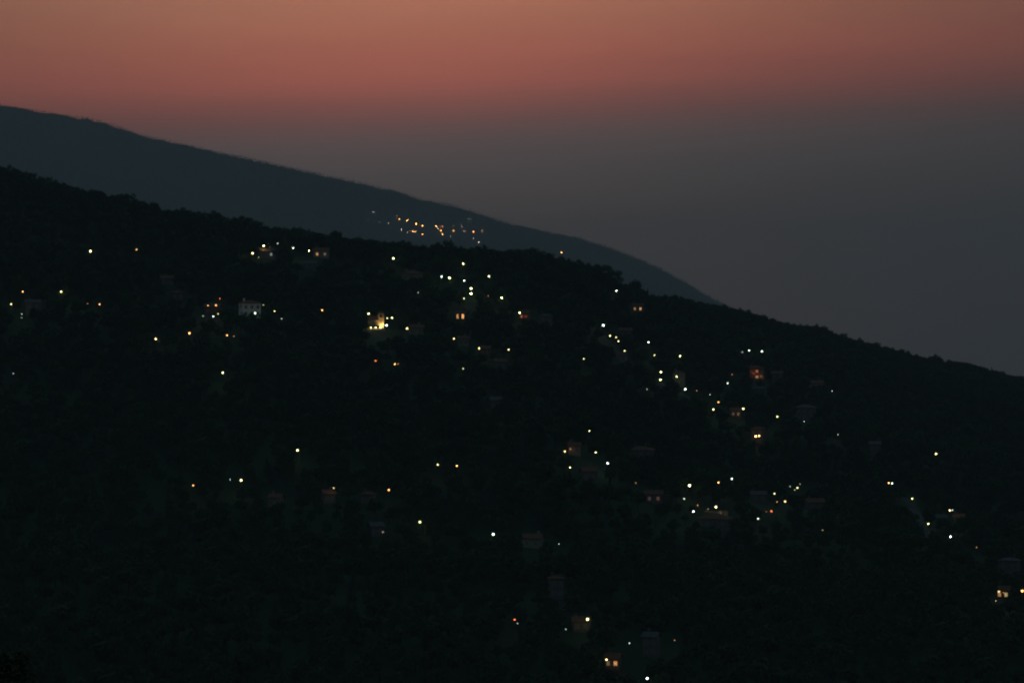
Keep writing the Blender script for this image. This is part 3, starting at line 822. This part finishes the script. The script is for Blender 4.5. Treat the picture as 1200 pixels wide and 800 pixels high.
def conifer(seed, n=800):
    r = np.random.default_rng(seed)
    hgt = r.uniform(.08, 1, n) ** 1.0
    rad = (1 - hgt) ** .75 * .24 * (.75 + .25 * np.sin(hgt * 46)) * r.uniform(.45, 1.05, n) + .008
    a = r.uniform(0, 6.28, n)
    C = np.stack([np.cos(a) * rad, np.sin(a) * rad, hgt], 1)
    t = np.stack([np.cos(a), np.sin(a), np.full(n, -.35)], 1); t /= np.linalg.norm(t, axis=1)[:, None]
    b = np.stack([-np.sin(a), np.cos(a), r.uniform(-.3, .3, n)], 1)
    s = (.045 * r.uniform(.6, 1.2, n))[:, None]
    V4 = np.stack([C - t * s, C - b * s * .6, C + t * s, C + b * s * .6], 1).reshape(-1, 3)
    V4[:, 2] = np.clip(V4[:, 2], .05, 1.0)
    tb = bmesh.new(); add_tube(tb, [(0, 0, -.08), (0, 0, .3), (0, 0, .95)], [.032, .022, .004], 6)
    return V4, np.arange(n * 4).reshape(n, 4), tb
CROWN, TRUNK, MERGED = [], [], []
for i in range(6):
    lm = (M_leaf, M_leaf2, M_leaf, M_leaf2, M_leaf, M_leaf3)[i]
    V4, Fc, tb = broadleaf(100 + i) if i < 5 else conifer(200)
    CROWN.append(mesh_from('crown', V4.tolist(), Fc.tolist(), lm))
    me = bm_mesh('trunk', tb, M_bark, True); TRUNK.append(me)
    tv = [tuple(v.co) for v in me.vertices]; tf = [tuple(p.vertices) for p in me.polygons]
    n0 = len(V4)
    if i < 5:                                    # the wood's trees use fewer, larger leaf clumps
        Q = V4.reshape(-1, 4, 3)[::2]; c = Q.mean(1, keepdims=True); V4 = (c + (Q - c) * 1.38).reshape(-1, 3); V4[:, 2] = np.clip(V4[:, 2], .14, 1.0)
        Fc = np.arange(len(V4)).reshape(-1, 4); n0 = len(V4)
    mm = mesh_from('forest_tree_%d' % i, V4.tolist() + tv, Fc.tolist() + [tuple(q + n0 for q in f) for f in tf], lm)
    mm.materials.append(M_bark)
    mi = np.zeros(len(mm.polygons), dtype=np.int32); mi[len(Fc):] = 1
    mm.polygons.foreach_set('material_index', mi)
    MERGED.append(mm)

# trees that stand out against the far mountain and the sky, along the crest
SEG = [(0, 95, 'rounded dark tree on the steep left end of the near ridge'),
       (95, 190, 'rounded dark tree on the near ridge crest above the lone yellow lamp'),
       (190, 262, 'leafy dark tree in the flat clump of the ridge left of the row of lamps'),
       (262, 330, 'broad dark tree on the ridge right above the short row of lamps'),
       (330, 405, 'dark tree on the ridge left of and below the far village'),
       (405, 460, 'low dark tree on the ridge under the left end of the far village'),
       (460, 505, 'low dark tree on the ridge under the bright row of the far village'),
       (505, 578, 'dark tree in the ridge clumps under the right half of the far village'),
       (578, 665, 'rounded dark tree on the ridge hump right of the far village'),
       (665, 735, 'dark tree on the drooping end of the ridge hump'),
       (735, 775, 'dark tree in the dip beside the tall pointed tree'),
       (775, 880, 'small tree on the right ridge where the far mountain meets it'),
       (880, 940, 'small tree on the straight right ridge above the three white lamps'),
       (940, 1000, 'small tree on the stepped part of the right ridge against grey sky'),
       (1000, 1092, 'tiny tree on the low right ridge left of the lone round tree'),
       (1092, 1200, 'tiny tree on the low right ridge beyond the lone round tree')]
SPECIAL = {527: ('tallest tree of the clump below the far village', 0, 1.0), 567: ('flat-topped tree on the ridge below the rightmost far lamps', 1, 1.1),
           666: ('tree right beside the orange lamp on the ridge crest', 2, .9), 745: ('tall pointed tree in the dip right of the ridge hump', 3, .95),
           759: ('short pointed tree just right of the tall pointed tree', 5, .9), 1097: ('round tree standing out on the low right ridge', 1, 1.0),
           1162: ('small upright tree near the right end of the ridge', 5, .8), 393: ('round tree standing up at the end of the ridge clump', 4, 1.0),
           720: ('big rounded tree ending the ridge hump', 0, 1.15), 250: ('tree at the right end of the flat ridge clump', 2, 1.1)}
def ridge_tree(px, var, wide, label, group, back=0.0, lift=0.0):
    D = float(crest_d(px)) + back
    u = U(px)
    z = float(near_z(u, D))
    top = CZ + (V(float(ridge_top(px))) + lift / F) * D
    h = top - z
    h = max(h, 2.2)
    root = empty('ridge_tree', (u * D, D, z), random.uniform(0, 6.28))
    tag(root, label, 'tree', group)
    s = h * wide
    root.scale = (s, s, h)
    new_obj('crown', CROWN[var], root); new_obj('trunk', TRUNK[var], root)
used = []
for px, (lb, var, wd) in SPECIAL.items():
    ridge_tree(px, var, wd, lb, None); used.append(px)
used.append(658)
x = 2.0
while x < 1199:
    step = random.uniform(6.5, 11.5) if x < 780 else random.uniform(7, 12)
    if all(abs(x - q) > 4.5 for q in used):
        seg = next(s for s in SEG if s[0] <= x < s[1] or s[1] == 1200)
        ridge_tree(x, random.choice((0, 1, 2, 3, 4)), random.uniform(.85, 1.25), seg[2], 'trees of the ridge crest: ' + seg[2][-40:].split(' ', 1)[1], random.uniform(-8, 6), random.uniform(-3.4, .9))
    x += step

# the wood that covers the slopes: one mass of trees
GN = {}
def forest_object(name, label, pts, scl, wid, rot, var, meshes):
    me = bpy.data.meshes.new(name)
    me.from_pydata(pts.tolist(), [], [])
    for an, arr, ty in (('sc', scl, 'FLOAT'), ('wd', wid, 'FLOAT'), ('ro', rot, 'FLOAT'), ('va', var, 'INT')):
        a = me.attributes.new(an, ty, 'POINT'); a.data.foreach_set('value', arr)
    o = new_obj(name, me); o['kind'] = 'stuff'; o['label'] = label; o['category'] = 'forest'
    ng = bpy.data.node_groups.new(name + '_scatter', 'GeometryNodeTree')
    ng.interface.new_socket('Geometry', in_out='INPUT', socket_type='NodeSocketGeometry')
    ng.interface.new_socket('Geometry', in_out='OUTPUT', socket_type='NodeSocketGeometry')
    N, L = ng.nodes, ng.links
    gi = N.new('NodeGroupInput'); go = N.new('NodeGroupOutput')
    iop = N.new('GeometryNodeInstanceOnPoints')
    join = N.new('GeometryNodeJoinGeometry')
    for mm in reversed(meshes):
        ob = bpy.data.objects.new('forest_tree_source', mm)       # shared shape only, never linked to the scene
        oi = N.new('GeometryNodeObjectInfo'); oi.inputs['Object'].default_value = ob; oi.inputs['As Instance'].default_value = True
        L.new(oi.outputs['Geometry'], join.inputs[0])
    def attr(nm, ty):
        n = N.new('GeometryNodeInputNamedAttribute'); n.data_type = ty; n.inputs['Name'].default_value = nm
        return n.outputs['Attribute']
    cs = N.new('ShaderNodeCombineXYZ'); L.new(attr('wd', 'FLOAT'), cs.inputs[0]); L.new(attr('wd', 'FLOAT'), cs.inputs[1]); L.new(attr('sc', 'FLOAT'), cs.inputs[2])
    cr = N.new('ShaderNodeCombineXYZ'); L.new(attr('ro', 'FLOAT'), cr.inputs[2])
    L.new(gi.outputs[0], iop.inputs['Points']); L.new(join.outputs[0], iop.inputs['Instance'])
    iop.inputs['Pick Instance'].default_value = True
    L.new(attr('va', 'INT'), iop.inputs['Instance Index'])
    L.new(cr.outputs[0], iop.inputs['Rotation']); L.new(cs.outputs[0], iop.inputs['Scale'])
    L.new(iop.outputs[0], go.inputs[0])
    md = o.modifiers.new('scatter', 'NODES'); md.node_group = ng
    return o

# near hillside wood
sp = 6.2
yy = np.arange(700, 2180, sp); pts = []
for y in yy:
    xs = np.arange(-.20 * y, .20 * y, sp)
    pts.append(np.stack([xs, np.full_like(xs, y)], 1))
pts = np.concatenate(pts); pts += rng.uniform(-sp * .48, sp * .48, pts.shape)
u = pts[:, 0] / pts[:, 1]; d = pts[:, 1]; px = u * F + 600
D = crest_d(px); z = near_z(u, d)
hs = rng.uniform(4.6, 8.8, len(pts)) * np.where(undulate(pts[:, 0] * 2.1, d * 1.7) > 1.3, .75, 1.0)
t = (d - 880) / (D - 880)
keep = (d < D + 40) & (rng.random(len(pts)) < .93)
hmax = (CZ + (400 - (ridge_top(px) + 2.5)) / F * d) - z            # stay under the skyline
hs = np.where(hs > hmax, hmax, hs); keep &= hs > 2.0
wd = hs * rng.uniform(.85, 1.3, len(pts)); wd = np.maximum(wd, 3.0)
X, Y = pts[:, 0], pts[:, 1]
top = z + hs
crown_r = wd * .36
for (lx, ly, lz, lr) in lamp_pts:                                    # lamps stand in gaps between the trees
    r2 = (X - lx) ** 2 + (Y - ly) ** 2
    keep &= r2 > 3.2 ** 2
    front = (Y < ly) & (Y > ly - 90)
    sl = CZ + (lz - CZ) * (Y / ly)
    keep &= ~(front & (np.abs(X - lx * Y / ly) < crown_r + lr) & (top > sl - lr))
for (hx, hy, hz, hw, hh, hd) in house_pts:                           # houses have cleared plots and a partly open front
    keep &= ~((np.abs(X - hx) < hw + crown_r * .7) & (np.abs(Y - hy) < hd + crown_r))
    front = (Y < hy) & (Y > hy - 60)
    sl = CZ + (hz + hh * .28 - CZ) * (Y / hy)
    keep &= ~(front & (np.abs(X - hx * Y / hy) < hw * .8 + crown_r * .6) & (top > sl))
for (qx, qy) in LANE_PTS:
    keep &= (X - qx) ** 2 + (Y - qy) ** 2 > (2.4 + crown_r) ** 2
X, Y, z, hs, wd = X[keep], Y[keep], z[keep], hs[keep], wd[keep]
# low undergrowth closing the gaps under the crest trees
cx = np.arange(-10, 1215, 2.6) + rng.uniform(-1, 1, len(np.arange(-10, 1215, 2.6)))
cx = np.concatenate([cx, cx + 1.3, cx + .6]); cd = crest_d(cx) + np.concatenate([rng.uniform(-5, 1, len(cx) // 3), rng.uniform(-14, -4, len(cx) // 3), rng.uniform(-24, -12, len(cx) // 3)])
cu = U(cx); cz = near_z(cu, cd)
ch = (CZ + (400 - ridge_top(cx) - 2) / F * cd - cz) * rng.uniform(.5, .85, len(cx))
ch = np.clip(ch, 1.2, 7)
ok = np.abs(cx - 658) > 5
X = np.concatenate([X, (cu * cd)[ok]]); Y = np.concatenate([Y, cd[ok]]); z = np.concatenate([z, cz[ok] - .12 * ch[ok]]); hs = np.concatenate([hs, ch[ok]]); wd = np.concatenate([wd, np.maximum(2.6, ch[ok] * 1.05)])
n = len(X)
var = rng.choice(6, n, p=[.2, .2, .2, .15, .15, .1]).astype(np.int32)
forest_object('forest', 'dark broadleaf wood covering the near hillside around the village', np.stack([X, Y, z], 1), hs, wd, rng.uniform(0, 6.28, n), var, MERGED)
print('near trees', n)

# far mountain wood (coarser trees)
FARM = []
for i in range(3):
    V4, Fc, tb = broadleaf(300 + i, 140); tb.free()
    V4 = V4.reshape(-1, 4, 3); c = V4.mean(1, keepdims=True); V4 = (c + (V4 - c) * 2.2).reshape(-1, 3); V4[:, 2] = np.clip(V4[:, 2], .02, 1)
    FARM.append(mesh_from('far_tree_%d' % i, V4.tolist(), Fc.tolist(), M_leaf))
sp = 7.6
ys = np.arange(8600, FD + 220, sp); P2 = []
for y in ys:
    xs = np.arange(-.185 * y, .085 * y, sp); P2.append(np.stack([xs, np.full_like(xs, y)], 1))
P2 = np.concatenate(P2); P2 += rng.uniform(-sp * .5, sp * .5, P2.shape)
u = P2[:, 0] / P2[:, 1]; d = P2[:, 1]; px = u * F + 600
z = far_z(u, d)
vis = (z - CZ) / d > (400 - (ridge_top(px) + 25)) / F
vis &= rng.random(len(P2)) < .9
# clearing for the far village
vv = 400 - (z - CZ) / d * F
vis &= ~((px > 425) & (px < 572) & (vv > 243) & (vv < 292) & (rng.random(len(P2)) < .5))
for (lx, ly, lz, lr) in far_pts:
    fx, fy = P2[:, 0], P2[:, 1]
    vis &= ~((fy < ly + 3) & (fy > ly - 500) & (np.abs(fx - lx * fy / ly) < 7 + lr) & (z + 8 > CZ + (lz - CZ) * fy / ly - lr))
P2, z = P2[vis], z[vis]; n = len(P2)
hs = rng.uniform(2.6, 5.0, n)
forest_object('far_forest', 'distant wood covering the hazy blue far mountain', np.stack([P2[:, 0], P2[:, 1], z], 1), hs, hs * rng.uniform(.9, 1.4, n), rng.uniform(0, 6.28, n), rng.integers(0, 3, n).astype(np.int32), FARM)
print('far trees', n)

# shrubs on the near spur in the lower left corner
for i, (px, dd, h, lb) in enumerate(((4, 149, 2.0, 'black blurred shrub at the very left of the lower left corner'), (30, 152, 1.7, 'black blurred shrub second from the left in the lower left corner'),
                                     (55, 148, 1.6, 'black blurred shrub in the middle of the lower left spur'), (82, 151, 1.3, 'black blurred shrub lowest on the lower left spur'))):
    u = U(px); z = float(near_z(u, dd))
    root = empty('shrub', (u * dd, dd, z - .3 * h), i * 1.7); tag(root, lb, 'shrub', 'shrubs on the near spur')
    root.scale = (h * 1.5, h * 1.5, h)
    new_obj('foliage', CROWN[i % 5], root); new_obj('stem', TRUNK[i % 5], root)

# ------------------------------------------------------------------ the hazy air
bm = bmesh.new(); add_box(bm, -16000, 16000, -2000, 26000, -7, 1245)
hm = bpy.data.materials.new('haze_air'); hm.use_nodes = True
hn = hm.node_tree.nodes
for nd in list(hn): hn.remove(nd)
pv = hn.new('ShaderNodeVolumePrincipled'); pv.inputs['Color'].default_value = (.84, .95, 1.0, 1); pv.inputs['Density'].default_value = HAZE_DENSITY
pv.inputs['Anisotropy'].default_value = 0.2
ho = hn.new('ShaderNodeOutputMaterial'); hm.node_tree.links.new(pv.outputs[0], ho.inputs['Volume'])
o = new_obj('haze', bm_mesh('haze', bm, hm)); o['kind'] = 'stuff'
